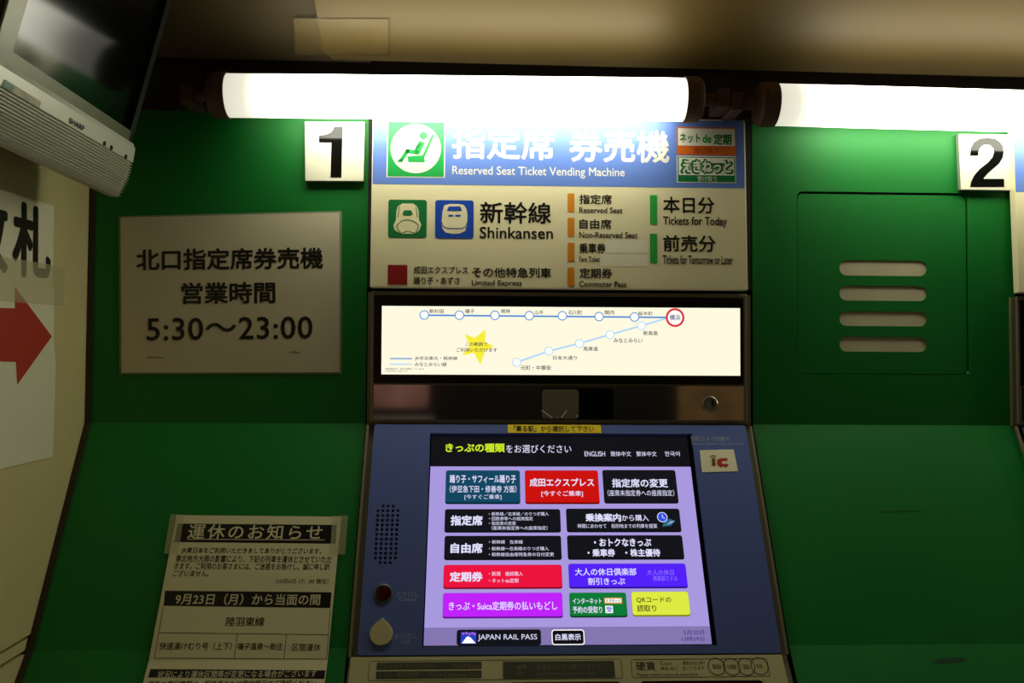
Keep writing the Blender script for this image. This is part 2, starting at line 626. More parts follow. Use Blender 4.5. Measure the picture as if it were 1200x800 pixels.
rad = 25.0 * LP.px()
tube_lamp(LP.at(263, 112), LP.at(806, 117), rad, 'lit white tube lamp above the counter signed 1', 0.09)
l2 = LP.at(902, 122.6), LP.at(1200, 130.5)
l2d = (l2[1] - l2[0]).normalized()
tube_lamp(l2[0], l2[0] + l2d * 0.592, rad * 0.98, 'lit white tube lamp cut by the right edge, above the green vent panel', 0.049)


# ------------------------------------------------------------------ access panel with four slots
t = thing('access_panel', W.at(1035, 438), 'green access panel with four long vent slots in the right bay', 'panel')
pa = W.box(935.2, 228.0, 1132.8, 437.8)
slots = []
for y0, y1 in ((305, 323), (334.8, 352.2), (364.8, 382), (394.7, 412)):
    q = W.box(984, y0, 1086.5, y1)
    slots.append(rrect_uv(*q, (q[3] - q[1]) / 2 - 0.0002, 8))
MB().plate(W, rrect_uv(*pa, 0.007), slots, -0.0018, -0.0008, GREEN).build('door_sheet', t, fix=False)
MB().plate(W, rrect(W, 950, 285, 1120, 428, 4), [], -0.005, -0.0021, mat('beige_backing', (204, 194, 160), 0.6, var=0.12, scale=14)).build('backing', t, fix=False)
disc(MB(), W, 1134, 436.5, 2.0, mat('pale_chip', (90, 190, 120), 0.5), 0.0003).build('paint_chip', t, fix=False)


# ------------------------------------------------------------------ number plates
def number_plate(q, label):
    P = W.off(0.008)
    t = thing('number_plate', W.at(*q[3]), label, 'sign', 'white counter number plates')
    MB().prism(P, poly(P, [q[3], q[2], q[1], q[0]]), -0.0075, 0, ACRYL, ACRYL_EDGE).build('plate', t, bevel=0.0006)
    return t, P


t, P = number_plate([(357, 142), (427.5, 142.5), (426, 212.3), (357.6, 212)], 'white plate with black number 1 beside the blue header sign')
one = [(c[0] / 8 + 340, c[1] / 8 + 130) for c in ((380, 622), (480, 622), (492, 150), (412, 150), (404, 172), (388, 196), (360, 213), (325, 224), (272, 230), (272, 295), (388, 295))]
flat(MB(), P, poly(P, one), GLOSSB, 0.0004).build('digit', t, fix=False)
t, P = number_plate([(1123.2, 156.8), (1187, 157.4), (1187, 223), (1126, 222.2)], 'white plate with black number 2 near the right edge')
two = [(.02, 0), (1, 0), (1, .165), (.40, .165), (.52, .27), (.70, .38), (.86, .48), (.96, .60), (.99, .72), (.96, .83), (.88, .92), (.74, .98), (.52, 1),
       (.30, .985), (.13, .91), (.04, .80), (.015, .635), (.25, .635), (.265, .73), (.32, .81), (.41, .855), (.51, .865), (.62, .845), (.69, .785), (.705, .70), (.66, .60),
       (.52, .49), (.30, .37), (.13, .23), (.04, .10)]
x0, y0, x1, y1 = 1136, 161.5, 1176.5, 219
flat(MB(), P, [P.uv(x0 + (x1 - x0) * a, y1 - (y1 - y0) * b) for a, b in two], GLOSSB, 0.0004).build('digit', t, fix=False)


# ------------------------------------------------------------------ header sign
def header_sign():
    zt_ = W.at(655, 137, 0.013).z
    lean = math.radians(2.4)
    P = Plane((0, -0.013, zt_), (1, 0, 0), (0, math.sin(lean), math.cos(lean)))
    t = thing('header_sign', W.at(655, 338), 'ivory and blue reserved seat ticket sign above the lit route map', 'sign', 'ticket machine header signs')
    P = P.turned((436, 250), (873, 254.6))
    a0, b0, a1, b1 = P.uv(433.5, 338)[0], P.uv(655, 338)[1], P.uv(875, 250)[0], P.uv(655, 137)[1]
    a0 = P.uv(434.8, 250)[0]
    MB().prism(P, [(a0, b0), (a1, b0), (a1, b1), (a0, b1)], -0.0115, 0, SIGN).build('board', t, bevel=0.001)
    bb = P.uv(655, 218)[1]
    d = 0.0022
    flat(MB(), P, [(a0 + d * .6, bb), (a1 - d, bb), (a1 - d, b1 - d), (a0 + d * .6, b1 - d)], BLUE, 0.0002).build('blue_band', t, fix=False)
    # seat pictogram
    s = MB()
    flat(s, P, rect(P, 453.3, 142, 521.7, 208), WHITE, 0.0004)
    flat(s, P, rect(P, 454.7, 143.2, 520.3, 206.8), PGREEN, 0.0006)
    disc(s, P, 487.3, 174.3, 30, WHITE, 0.0008)
    disc(s, P, 496.2, 159, 4.7, PGREEN, 0.001)
    for p0, p1, w in (((494.5, 166), (488, 180), 7.5), ((490, 179.3), (476, 176.8), 5), ((478.5, 176), (469, 189.5), 4.2), ((494, 167.5), (487.5, 175), 3), ((508, 157.5), (496.5, 183), 3)):
        stroke(s, P, p0, p1, w, PGREEN, 0.001)
    flat(s, P, poly(P, [(477.5, 183.5), (478.5, 190), (498, 190), (497, 182)]), PGREEN, 0.001)
    disc(s, P, 477.6, 177.2, 2.6, PGREEN, 0.001)
    flat(s, P, poly(P, [(465.3, 190), (471.3, 190), (472, 186.5), (467.5, 186.5)]), PGREEN, 0.001)
    s.build('seat_pictogram', t, fix=False)

    L = lambda *a, **k: lettering(P, *a, parent=t, **k)
    L('指定席', 529.5, 149.5, 650, 187, WHITE, bold=0.022)
    L('券売機', 667, 152, 784.5, 190.5, WHITE, bold=0.022)
    L('Reserved Seat Ticket Vending Machine', 530, 195.5, 732, 208.6, WHITE, bold=0.006)
    # two stickers at the right
    s = MB()
    flat(s, P, rrect(P, 793, 149, 862.5, 181.7, 1), SORANGE, 0.0004)
    flat(s, P, rect(P, 794.6, 150.8, 861, 171), WHITE, 0.0006)
    write(s, P, 'ネット', 796.5, 156.3, 820.5, 167.6, DGREEN, 0.0008, 0.03)
    write(s, P, 'de', 823, 157.8, 833.5, 167.6, PGREEN, 0.0008, 0.03)
    write(s, P, '定期', 836, 157, 857, 170, DGREEN, 0.0008, 0.03)
    write(s, P, '受け取り', 813, 172.6, 842, 179.6, SORANGE_D, 0.0008, 0.01)
    s.build('sticker', t, fix=False)['label'] = 'orange and white commuter pass sticker'
    s = MB()
    flat(s, P, rrect(P, 793, 182.8, 862.5, 214.2, 1), WHITE, 0.0004)
    flat(s, P, rect(P, 794.2, 184, 861.3, 213.2), DGREEN, 0.0006)
    flat(s, P, rect(P, 795.4, 185, 860.2, 205.4), WHITE, 0.0007)
    write(s, P, 'えきねっと', 796.6, 186.2, 859.4, 204.6, DGREEN, 0.0008, 0.13)
    flat(s, P, rrect(P, 803, 191, 853, 200, 3), DGREEN, 0.0007)
    write(s, P, 'えきねっと', 799.6, 188.4, 856.4, 202.4, WHITE, 0.001, 0.035)
    write(s, P, '受け取り', 817, 206.6, 839.5, 212.6, WHITE, 0.001, 0.0)
    s.build('sticker', t, fix=False)['label'] = 'green and white sticker'
    # train icons
    s = MB()
    flat(s, P, rrect(P, 455, 234, 500, 278.3, 3), TGREEN, 0.0004)
    c = lambda pts: poly(P, [(x / 3.478 + 430, y / 3.478 + 120) for x, y in pts])
    flat(s, P, c([(108, 500), (112, 520), (140, 536), (196, 536), (214, 520), (222, 498), (212, 478), (212, 445), (205, 424), (188, 412), (145, 412), (126, 424), (120, 445), (118, 480)]), SIGN, 0.0006)
    flat(s, P, c([(145, 455), (152, 462), (178, 462), (188, 455), (180, 440), (152, 440)]), TGREEN, 0.0008)
    for pts in (((122, 500), (140, 484), (165, 478), (190, 484), (210, 500)), ((140, 536), (124, 512), (122, 500)), ((196, 536), (208, 512), (210, 500)), ((133, 424), (126, 468)), ((200, 424), (205, 468)), ((140, 534), (165, 524), (196, 534))):
        for p0, p1 in zip(pts, pts[1:]):
            stroke(s, P, (p0[0] / 3.478 + 430, p0[1] / 3.478 + 120), (p1[0] / 3.478 + 430, p1[1] / 3.478 + 120), 0.9, TGREEN, 0.0008)
    s.build('train_icon', t, fix=False)['label'] = 'green square with a long nosed train front'
    s = MB()
    flat(s, P, rrect(P, 510, 234.6, 555, 279.2, 3), TBLUE, 0.0004)
    flat(s, P, c([(304, 490), (308, 515), (320, 530), (350, 536), (380, 534), (400, 524), (408, 500), (410, 460), (406, 435), (395, 418), (375, 414), (335, 414), (315, 420), (308, 445)]), SIGN, 0.0006)
    flat(s, P, c([(326, 442), (388, 442), (380, 424), (334, 424)]), TBLUE, 0.0008)
    flat(s, P, c([(332, 466), (352, 466), (352, 458), (332, 458)]), TBLUE, 0.0008)
    flat(s, P, c([(360, 466), (382, 466), (382, 458), (360, 458)]), TBLUE, 0.0008)
    for pts in (((304, 488), (312, 506), (330, 514), (385, 514), (402, 506), (409, 490)),):
        for p0, p1 in zip(pts, pts[1:]):
            stroke(s, P, (p0[0] / 3.478 + 430, p0[1] / 3.478 + 120), (p1[0] / 3.478 + 430, p1[1] / 3.478 + 120), 0.9, TBLUE, 0.0008)
    s.build('train_icon', t, fix=False)['label'] = 'blue square with a round nosed train front'
    L('新幹線', 562.5, 236.5, 646, 262, BLACK, bold=0.016)
    L('Shinkansen', 562, 266, 648, 279.6, BLACK, bold=0.012)
    flat(MB(), P, rect(P, 454.5, 310.3, 477.3, 333.3), MAROON, 0.0004).build('red_square', t, fix=False)
    L('成田エクスプレス', 484.8, 312, 548.5, 320.7, BLACK, bold=0.016)
    L('踊り子・あずさ', 484.8, 324.3, 538.5, 333, BLACK, bold=0.016)
    L('その他特急列車', 553, 313.3, 646, 325.2, BLACK, bold=0.018)
    L('Limited Express', 552.8, 328.2, 611.5, 336.3, BLACK, bold=0.014)
    for y0, y1 in ((226.7, 248), (255.2, 277), (284.5, 306), (313.3, 335)):
        flat(MB(), P, rect(P, 665.2, y0, 673, y1), ORANGE, 0.0004).build('orange_bar', t, fix=False)
    L('指定席', 678.8, 227.8, 717, 239.3, BLACK, bold=0.016)
    L('Reserved Seat', 678.8, 243, 729.6, 249.8, BLACK, bold=0.014)
    L('自由席', 679, 256.6, 716.5, 268.2, BLACK, bold=0.016)
    L('Non-Reserved Seat', 678.8, 271.7, 747, 279, BLACK, bold=0.014)
    for q in ((709.5, 281, 759, 296.6), (703.6, 297.6, 759, 312)):
        flat(MB(), P, rect(P, *q), PATCH, 0.00015).build('cover_patch', t, fix=False)
    L('乗車券', 678.8, 284.8, 709.5, 296.8, BLACK, bold=0.016)
    L('Fare Ticket', 678.8, 300.5, 703, 306.8, BLACK, bold=0.014)
    L('定期券', 679, 314, 717.5, 326, BLACK, bold=0.016)
    L('Commuter Pass', 678.8, 329.2, 734, 336.2, BLACK, bold=0.014)
    for y0, y1 in ((228.7, 263), (273.8, 308.3)):
        flat(MB(), P, rect(P, 761.6, y0, 770, y1), BGREEN, 0.0004).build('green_bar', t, fix=False)
    L('本日分', 777, 230.5, 837, 250, BLACK, bold=0.016)
    L('Tickets for Today', 777, 253.8, 852, 266.8, BLACK, bold=0.014)
    L('前売分', 777, 275.6, 838.4, 295, BLACK, bold=0.016)
    L('Tickets for Tomorrow or Later', 776.7, 299.2, 858.7, 309.6, BLACK, bold=0.014)
    return t


# ------------------------------------------------------------------ ticket machine
G_MAP = glow('map_cream', (255, 250, 224))
G_WHITE = glow('glow_white', (255, 255, 250))
G_LINE = glow('map_blue', (72, 140, 215))
G_PALE = glow('map_pale_blue', (176, 216, 250))
G_RED = glow('map_red', (224, 46, 62))
G_STAR = glow('map_star', (250, 238, 60))
G_GREY = glow('map_grey_ink', (74, 70, 80))
G_NAVY = glow('map_navy_ink', (34, 26, 110))
G_INK = glow('screen_ink', (12, 12, 16))
G_BLACK = glow('screen_black', (17, 18, 24))
G_HEAD = glow('screen_header', (14, 14, 20))
G_LAV = glow('screen_lavender', (168, 152, 222))
G_LAV2 = glow('screen_footer', (132, 118, 176))
G_TEXT = glow('screen_text', (226, 224, 255))
G_LIME = glow('screen_lime', (206, 232, 40))
G_TEAL = glow('screen_teal', (14, 70, 96))
G_TEAL_D = glow('screen_teal_edge', (4, 34, 52))
G_BRED = glow('screen_red', (204, 14, 10))
G_BRED_D = glow('screen_red_edge', (110, 4, 4))
G_ROSE = glow('screen_rose', (236, 18, 62))
G_ROSE_D = glow('screen_rose_edge', (130, 6, 30))
G_MAG = glow('screen_magenta', (192, 34, 250))
G_MAG_D = glow('screen_magenta_edge', (96, 10, 140))
G_VIO = glow('screen_violet', (84, 32, 250))
G_VIO_D = glow('screen_violet_edge', (40, 8, 140))
G_LILAC = glow('screen_lilac', (150, 120, 255))
G_GRN = glow('screen_green', (10, 122, 54))
G_GRN_D = glow('screen_green_edge', (2, 60, 24))
G_YEL = glow('screen_yellow', (222, 234, 66))
G_YEL_D = glow('screen_yellow_edge', (128, 136, 20))
G_ORA = glow('screen_orange', (214, 130, 40))
G_CLK = glow('screen_clock_blue', (44, 82, 222))
G_CYAN = glow('screen_train_teal', (40, 110, 130))
G_FUJI = glow('screen_sky_blue', (40, 60, 200))
G_PINK = glow('screen_pink', (190, 110, 170))


def ticket_machine():
    PF = W.off(0.010)                                    # face of the display unit
    PS = S1.off(0.010)                                   # face of the console
    lb = PS.uv(660, 767.6)[1]
    PL = Plane(PS.pt(0, lb), (1, 0, 0), (0, math.sin(TH2), math.cos(TH2)))   # face of the ledge
    t = thing('ticket_machine', (W.at(655, 500).x, -0.25, 0.0), 'blue-grey ticket machine with lit route map and lit touch screen', 'ticket machine', 'ticket machines in the green wall')
    # housing
    fold = PS.uv(650, 494)[1]
    zh = PF.at(655, 343.5).z
    pr = [(-0.0055, zh), (-0.0055, Z1), yz(PS.pt(0, fold, -0.012)), yz(PS.pt(0, lb, -0.010)), yz(PL.pt(0, -0.16, -0.004))]
    pr += [(pr[-1][0], 0.0), (0.045, 0.0), (0.045, zh)]
    MB().strip(pr, X_M0 + 0.0015, X_M1 - 0.0015, EDGE).build('housing', t)
    # display unit
    fr = PF.box(434.3, 342.6, 875.5, 495.2)
    MB().prism(PF, [(fr[0], fr[1]), (fr[2], fr[1]), (fr[2], fr[3]), (fr[0], fr[3])], -0.004, 0.0, FRAME).build('display_frame', t, bevel=0.0012)
    MB().prism(PF, rect(PF, 438, 347.3, 871.2, 449.5), 0.0, 0.0012, BEZEL).build('display_bezel', t)
    P = PF.off(0.0014).turned((447, 358.3), (867.3, 361))
    scr = flat(MB(), P, rect(P, 447.2, 359.6, 867.4, 439.3), G_MAP, 0).build('map_screen', t, fix=False)
    s = MB()
    stroke(s, P, (497, 369.2), (780, 371.8), 1.9, G_LINE, 0.0002)
    s.build('route_line', scr, fix=False)['label'] = 'blue route line'
    s = MB()
    for p0, p1 in zip(((605.4, 424.4), (643, 411.3), (679, 402.2), (714.8, 392), (751.6, 381.5)), ((643, 411.3), (679, 402.2), (714.8, 392), (751.6, 381.5), (781, 372.8))):
        stroke(s, P, p0, p1, 2.0, G_PALE, 0.00015)
    s.build('route_line', scr, fix=False)['label'] = 'pale blue route line'
    for x, y in ((497.2, 369), (538.4, 369.2), (580, 369.4), (620.3, 369.8), (659, 369.9), (702, 370.8), (743.5, 371.3)):
        s = MB()
        disc(s, P, x, y, 5.6, G_LINE, 0.0003)
        disc(s, P, x, y, 4.5, G_WHITE, 0.0004)
        s.build('station_marker', scr, fix=False)
    for x, y in ((751.6, 381.5), (714.8, 392), (679, 402.3), (643, 411.2), (605.4, 424.4)):
        s = MB()
        disc(s, P, x, y, 5.2, G_PALE, 0.0003)
        disc(s, P, x, y, 4.3, G_WHITE, 0.0004)
        s.build('station_marker', scr, fix=False)
    s = MB()
    disc(s, P, 791, 372, 11.2, G_RED, 0.0003)
    disc(s, P, 791, 372, 8.6, G_WHITE, 0.0004)
    write(s, P, '横浜', 784.6, 368.6, 797.2, 375.2, G_NAVY, 0.0006, 0.01)
    s.build('station_marker', scr, fix=False)['label'] = 'large red ringed station marker'
    for w_, x0, y0, x1, y1 in (('新杉田', 503, 362, 520, 367), ('磯子', 545, 362, 556, 367), ('根岸', 587, 362, 598, 367), ('山手', 626.6, 363.4, 636.8, 368.2), ('石川町', 666, 363.6, 682.3, 368.7),
                               ('関内', 708.5, 363.4, 719.7, 368.7), ('桜木町', 747.8, 364.8, 764.8, 369.6), ('新高島', 753.7, 387.6, 770.7, 392.8), ('みなとみらい', 719, 396, 753, 401.6),
                               ('馬車道', 683.4, 406, 700.6, 411.2), ('日本大通り', 648, 416.6, 676, 421.6), ('元町・中華街', 610, 428, 645.8, 433.6), ('JR京浜東北・根岸線', 486, 417.4, 536, 422.4), ('みなとみらい線', 486, 424.2, 523.5, 429.2)):
        lettering(P, w_, x0, y0, x1, y1, G_GREY, scr, 0.0005, 0.012)
    s = MB()
    write(s, P, '※路線図は一部を省略しています', 451, 431, 497, 433.2, G_INK, 0.0005)
    write(s, P, '※ご利用の際はご注意ください', 451, 433.8, 478, 435.6, G_INK, 0.0005)
    s.build('lettering', scr, fix=False)
    s = MB()
    c = (557.5, 405)
    flat(s, P, poly(P, [(x / 4.704 + 430, y / 4.704 + 340) for x, y in ((565, 305), (525, 360), (590, 345), (625, 412), (652, 335), (700, 308), (652, 285), (655, 215), (595, 262), (540, 242))]), G_STAR, 0.0002)
    s.build('star', scr, fix=False)
    lettering(P, 'この範囲で', 545.4, 400.8, 571.4, 405.4, G_GREY, scr, 0.0005, 0.012)
    lettering(P, 'ご利用いただけます', 535, 407.4, 582.6, 412.4, G_GREY, scr, 0.0005, 0.012)
    s = MB()
    stroke(s, P, (457, 420), (483, 420.1), 1.3, G_LINE, 0.0003)
    stroke(s, P, (457, 426.6), (483, 426.7), 1.2, G_PALE, 0.0003)
    s.build('legend', scr, fix=False)

    # mirror strip, camera window, lock
    P = PF
    MB().prism(P, rect(P, 438, 451.5, 871.2, 491.8), 0.0, 0.0008, MIRROR).build('mirror_strip', t)
    wnd = MB().prism(P, rrect(P, 634, 454.6, 719, 491, 4), 0.0008, 0.0016, WINDOW).build('lens_window', t)
    s = MB().prism(P, rrect(P, 635, 456, 678, 490.4, 3.5), 0.0016, 0.0019, LENSG)
    s.build('lens_pane', wnd)
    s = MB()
    stroke(s, P, (634.6, 480.2), (647.3, 489.7), 1.4, WHITE, 0.0022)  # bright reflections in the window, painted as flat white strokes
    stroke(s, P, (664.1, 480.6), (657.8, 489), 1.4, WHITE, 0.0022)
    disc(s, P, 652.5, 488.2, 1.4, STEEL, 0.0021)
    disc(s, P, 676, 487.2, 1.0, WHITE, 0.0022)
    s.build('lens_glints', wnd, fix=False)
    s = MB()
    k = P.at(831.3, 473.4, 0.0008)
    s.lathe(k, P.n, [(0, 9.6 * P.px()), (0.0022, 9.6 * P.px()), (0.003, 8.6 * P.px()), (0.003, 7.4 * P.px()), (0.0024, 7.2 * P.px())], STEEL)
    lk = s.build('key_lock', t)
    s = MB()
    disc(s, P, 831.3, 473.2, 7.3, LENSG, 0.0034)
    stroke(s, P, (833.9, 468.6), (834.3, 476.2), 2.4, BLACK, 0.0036)
    s.build('keyhole', lk, fix=False)

    # console plate with openings for the screen and the loudspeaker
    P = PS
    tl, tr, br, bl = P.uv(437, 497.6), P.uv(872, 497.6), P.uv(917, 764), P.uv(420.6, 770)
    b_top, b_bot = (tl[1] + tr[1]) / 2, lb + 0.0012
    x0c, x1c = (tl[0] + bl[0]) / 2, (tr[0] + br[0]) / 2
    sc = [P.uv(505, 508.7), P.uv(807.3, 509.6), P.uv(833, 752.8), P.uv(497, 756.6)]
    sx0, sx1 = (sc[0][0] + sc[3][0]) / 2, (sc[1][0] + sc[2][0]) / 2
    sy1, sy0 = (sc[0][1] + sc[1][1]) / 2, (sc[2][1] + sc[3][1]) / 2
    e = 0.0018
    holes = [[(sx0 - e, sy0 - e), (sx1 + 0.0062, sy0 - e), (sx1 + 0.0062, sy1 + e), (sx0 - e, sy1 + e)]]
    for r in range(13):
        y = 592.5 + 5.54 * r
        f = r / 12
        for cidx in range(5):
            if r in (0, 12) and cidx in (0, 4):
                continue
            x = (443.2 + 5.86 * cidx) * (1 - f) + (439.6 + 5.84 * cidx) * f
            holes.append(ring_pts(P.uv(x, y), 1.75 * P.px(), 8))
    MB().prism(P, [(x0c, b_bot), (x1c, b_bot), (x1c, b_top), (x0c, b_top)], -0.0085, -0.0055, BEZEL).build('recess_floor', t)
    MB().plate(P, rrect_uv(x0c, b_bot, x1c, b_top, 0.003), holes, -0.005, 0.0, CONSOLE).build('console_plate', t, fix=False)
    # beige edging either side of the console
    for xa, xb in ((X_M0 + 0.0015, X_M0 + 0.0052), (X_M1 - 0.0052, X_M1 - 0.0015)):
        MB().prism(P, [(xa, lb), (xb, lb), (xb, b_top), (xa, b_top)], -0.005, -0.0015, EDGE).build('edge_trim', t)
    # yellow label, camera notice, card sticker
    P = PS.turned((595, 502), (704, 502.4))
    s = MB()
    s.prism(P, rect(P, 595, 497.6, 704.4, 507.2), 0.0, 0.0004, YELLOW)
    write(s, P, '「乗る駅」から選択して下さい', 602, 499, 696, 506, BLACK, 0.0006, 0.012)
    s.build('yellow_label', t, fix=False)
    P = PS
    s = MB()
    write(s, P, '防犯カメラ作動中', 810, 511.2, 855, 517, GREYINK, 0.0003)
    write(s, P, 'Security System is in Operation', 810.5, 518.2, 872, 521.8, GREYINK, 0.0003)
    s.build('lettering', t, fix=False)
    s = MB()
    s.prism(P, poly(P, [(822.6, 553.6), (865, 552.2), (859.6, 526.6), (819.8, 527.6)]), 0.0, 0.0007, CARD)
    st = s.build('card_sticker', t, bevel=0.0003)
    s = MB()
    flat(s, P, poly(P, [(834.2, 546), (838.4, 546), (837.8, 537.4), (833.6, 537.6)]), ICBROWN, 0.0011)
    stroke(s, P, (831.2, 535.4), (835, 533.4), 1.0, ICGOLD, 0.0011)
    stroke(s, P, (835, 533.4), (838.8, 535.2), 1.0, ICGOLD, 0.0011)
    stroke(s, P, (833, 536.2), (837, 536.1), 0.8, ICGOLD, 0.0011)
    flat(s, P, poly(P, [(842.4, 546.4), (853.2, 546.1), (852.8, 543.6), (846.2, 543.8), (845.4, 541.4), (845.9, 540), (852.4, 539.8), (852, 537), (843.4, 537.2), (840.4, 538.8), (840, 543.8)]), ICRED, 0.0011)
    disc(s, P, 844.4, 546.4, 1.3, ICRED, 0.0012)
    disc(s, P, 850.6, 546.2, 1.3, ICRED, 0.0012)
    s.build('emblem', st, fix=False)
    # buttons at the left
    k = P.px()
    s = MB().lathe(P.at(449.2, 695.2), P.n, [(0, 10.2 * k), (0.0012, 10.0 * k), (0.0018, 8.8 * k)], BTNRING)
    s.lathe(P.at(449.2, 695.2, 0.0012), P.n, [(0, 8.6 * k), (0.0014, 8.3 * k), (0.0022, 6.5 * k), (0.0026, 3 * k)], REDBTN)
    s.build('cancel_button', t, smooth=False)
    s = MB()
    write(s, P, 'とりけし', 465.4, 693.2, 491, 699.2, GREYINK, 0.0003)
    write(s, P, 'Cancel', 467.4, 699.9, 487.2, 703.9, GREYINK, 0.0003)
    s.build('lettering', t, fix=False)
    cx, cy = P.uv(447, 742.6)
    tip = P.uv(448.4, 724)
    r = 11.9 * k
    drop = [(cx + r * math.cos(math.radians(a)), cy + r * math.sin(math.radians(a))) for a in range(150, 391, 12)]
    drop = drop + [(cx + (drop[-1][0] - cx) * .62 + (tip[0] - cx) * .35, cy + (drop[-1][1] - cy) + (tip[1] - cy - (drop[-1][1] - cy)) * .45), tip,
                   (cx + (drop[0][0] - cx) * .62 + (tip[0] - cx) * .35, cy + (drop[0][1] - cy) + (tip[1] - cy - (drop[0][1] - cy)) * .45)]
    MB().prism(P, drop, 0.0, 0.003, DROP).build('call_button', t, bevel=0.001)
    s = MB()
    write(s, P, 'よびだし', 462.8, 742, 489.4, 748, GREYINK, 0.0003)
    write(s, P, 'Call', 470, 749.2, 480, 753.4, GREYINK, 0.0003)
    s.build('lettering', t, fix=False)

    # touch screen
    P = PS.off(-0.0035)
    P.o = P.o.copy()
    ts = flat(MB(), P, [(sx0, sy0), (sx1, sy0), (sx1, sy1), (sx0, sy1)], G_LAV, 0.0).build('touch_screen', t, fix=False)
    hb, fb = P.uv(655, 546.6)[1], P.uv(655, 734.4)[1]
    s = MB()
    flat(s, P, [(sx0, hb), (sx1, hb), (sx1, sy1), (sx0, sy1)], G_HEAD, 0.0002)
    write(s, P, 'きっぷの種類', 522, 519.4, 591.6, 529.9, G_LIME, 0.0004, 0.03)
    write(s, P, 'をお選びください', 593, 521.2, 669.4, 530.6, G_TEXT, 0.0004)
    for w_, x0, x1 in (('ENGLISH', 685, 709), ('簡体中文', 715.6, 739.4), ('繁体中文', 745.6, 769.4), ('한국어', 779, 796.4)):
        write(s, P, w_, x0, 528.8, x1, 534.6, G_TEXT, 0.0004)
    s.build('screen_header', ts, fix=False)

    def button(x0, y0, x1, y1, m, m_d, words, label, r=2.6, extra=None):
        s = MB()
        flat(s, P, rrect(P, x0 - .3, y0, x1 + .3, y1, r), m_d, 0.0002)
        flat(s, P, rrect(P, x0, y0 + .2, x1, y1 - 2.0, r), m, 0.0004)
        for w in words:
            write(s, P, w[0], *w[1:5], w[6] if len(w) > 6 else G_TEXT, 0.0007, w[5])
        if extra:
            extra(s)
        s.build('screen_button', ts, fix=False)['label'] = label

    button(522.4, 551, 609.2, 590.6, G_TEAL, G_TEAL_D, [('踊り子・サフィール踊り子', 527, 556.8, 604.6, 566, .02), ('（伊豆急下田・修善寺 方面）', 527, 568.8, 605.2, 577.2, .01), ('[今すぐご乗車]', 544.4, 579.3, 587.6, 585.7, 0)], 'teal screen button')
    button(615.6, 551, 701.4, 590.6, G_BRED, G_BRED_D, [('成田エクスプレス', 620.6, 560.4, 696, 570.2, .025), ('[今すぐご乗車]', 634.4, 575, 683, 582.2, .01)], 'bright red screen button')
    button(707.2, 550.6, 793, 590, G_BLACK, G_INK, [('指定席の変更', 717, 560.8, 782.4, 571.2, .025), ('（座席未指定券への座席指定）', 712, 574, 790, 581.2, 0)], 'black button for changing seats')
    button(521.4, 596.4, 656.6, 624, G_BLACK, G_INK, [('指定席', 528, 603.8, 565.6, 615.8, .035), ('・新幹線／在来線／のりつぎ購入', 573, 599.9, 643, 604.3, 0), ('・回数券等への座席指定', 573, 605.4, 624.5, 609.8, 0),
           ('・指定席の変更', 573, 610.9, 604.5, 615.3, 0), ('（座席未指定券への座席指定）', 576, 616.3, 641.6, 620.9, 0)], 'black reserved seat button')
    button(521, 627.6, 657.6, 656.2, G_BLACK, G_INK, [('自由席', 528, 636.2, 565.6, 648.2, .035), ('・新幹線　在来線', 573, 632.7, 612.6, 637.1, 0), ('・新幹線〜在来線のりつぎ購入', 573, 640.4, 643, 645, 0), ('・新幹線自由席特急券の日付変更', 573, 647.2, 649, 651.8, 0)], 'black free seat button')

    def clock(s):
        flat(s, P, poly(P, [(776, 616.8), (786, 615.8), (791, 610.4), (785, 608), (779, 610)]), G_CYAN, 0.0006)
        flat(s, P, poly(P, [(781, 615), (786.5, 613.2), (790.6, 610.4), (786, 610.6)]), G_LAV, 0.0007)
        disc(s, P, 776, 606, 5.8, G_TEXT, 0.0007)
        disc(s, P, 776, 606, 5.0, G_CLK, 0.0008)
        stroke(s, P, (776, 603), (776, 606.5), .8, G_TEXT, 0.0009)
        stroke(s, P, (776, 606), (779, 607.6), .8, G_TEXT, 0.0009)
    button(664, 595.8, 797, 623.6, G_BLACK, G_INK, [('乗換案内', 686, 601.6, 727.6, 611.2, .035), ('から購入', 728.6, 603, 760, 610.5, .01), ('時間にあわせて　目的地までの列車を提案', 677, 613.8, 770, 618.8, 0)], 'black button with a clock and train picture', extra=clock)
    button(665.2, 627, 800.4, 655.7, G_BLACK, G_INK, [('・おトクなきっぷ', 696, 630.8, 763, 640.2, .03), ('・乗車券　・株主優待', 688.4, 643, 773.6, 652.2, .03)], 'black discount ticket button')
    button(666.8, 660.2, 804.4, 689.4, G_VIO, G_VIO_D, [('大人の休日倶楽部', 673.7, 665.6, 745.6, 674.3, .015), ('割引きっぷ', 689, 676.8, 732.4, 685.2, .015), ('大人の休日', 758, 667.4, 789.5, 673.8, .0, G_LILAC), ('倶楽部ミドル', 765, 674.4, 794, 680.8, .0, G_LILAC)], 'violet screen button')

    def net(s):
        flat(s, P, rect(P, 708, 700, 729, 707.3), G_ORA, 0.0006)
        flat(s, P, rect(P, 709, 701.2, 728, 706.1), G_WHITE, 0.0007)
        write(s, P, 'えきねっと', 709.8, 701.8, 727.4, 705.6, G_GRN, 0.0009, 0.02)
        flat(s, P, rect(P, 709.3, 709.6, 718.2, 718.2), G_WHITE, 0.0006)
        write(s, P, '受', 710.4, 710.6, 717.2, 717.2, G_CLK, 0.0009, 0.02)
    button(667.8, 694.2, 734.2, 723.4, G_GRN, G_GRN_D, [('インターネット', 671, 700.7, 705, 707.6, .02), ('予約の受取り', 671, 710.2, 705.7, 718.4, .02)], 'green screen button', extra=net)
    button(740.6, 693, 807.6, 722.3, G_YEL, G_YEL_D, [('QRコードの', 745.6, 699.6, 786.3, 706.4, .012, G_INK), ('読取り', 746.5, 708.6, 769, 716.6, .012, G_INK)], 'yellow screen button')
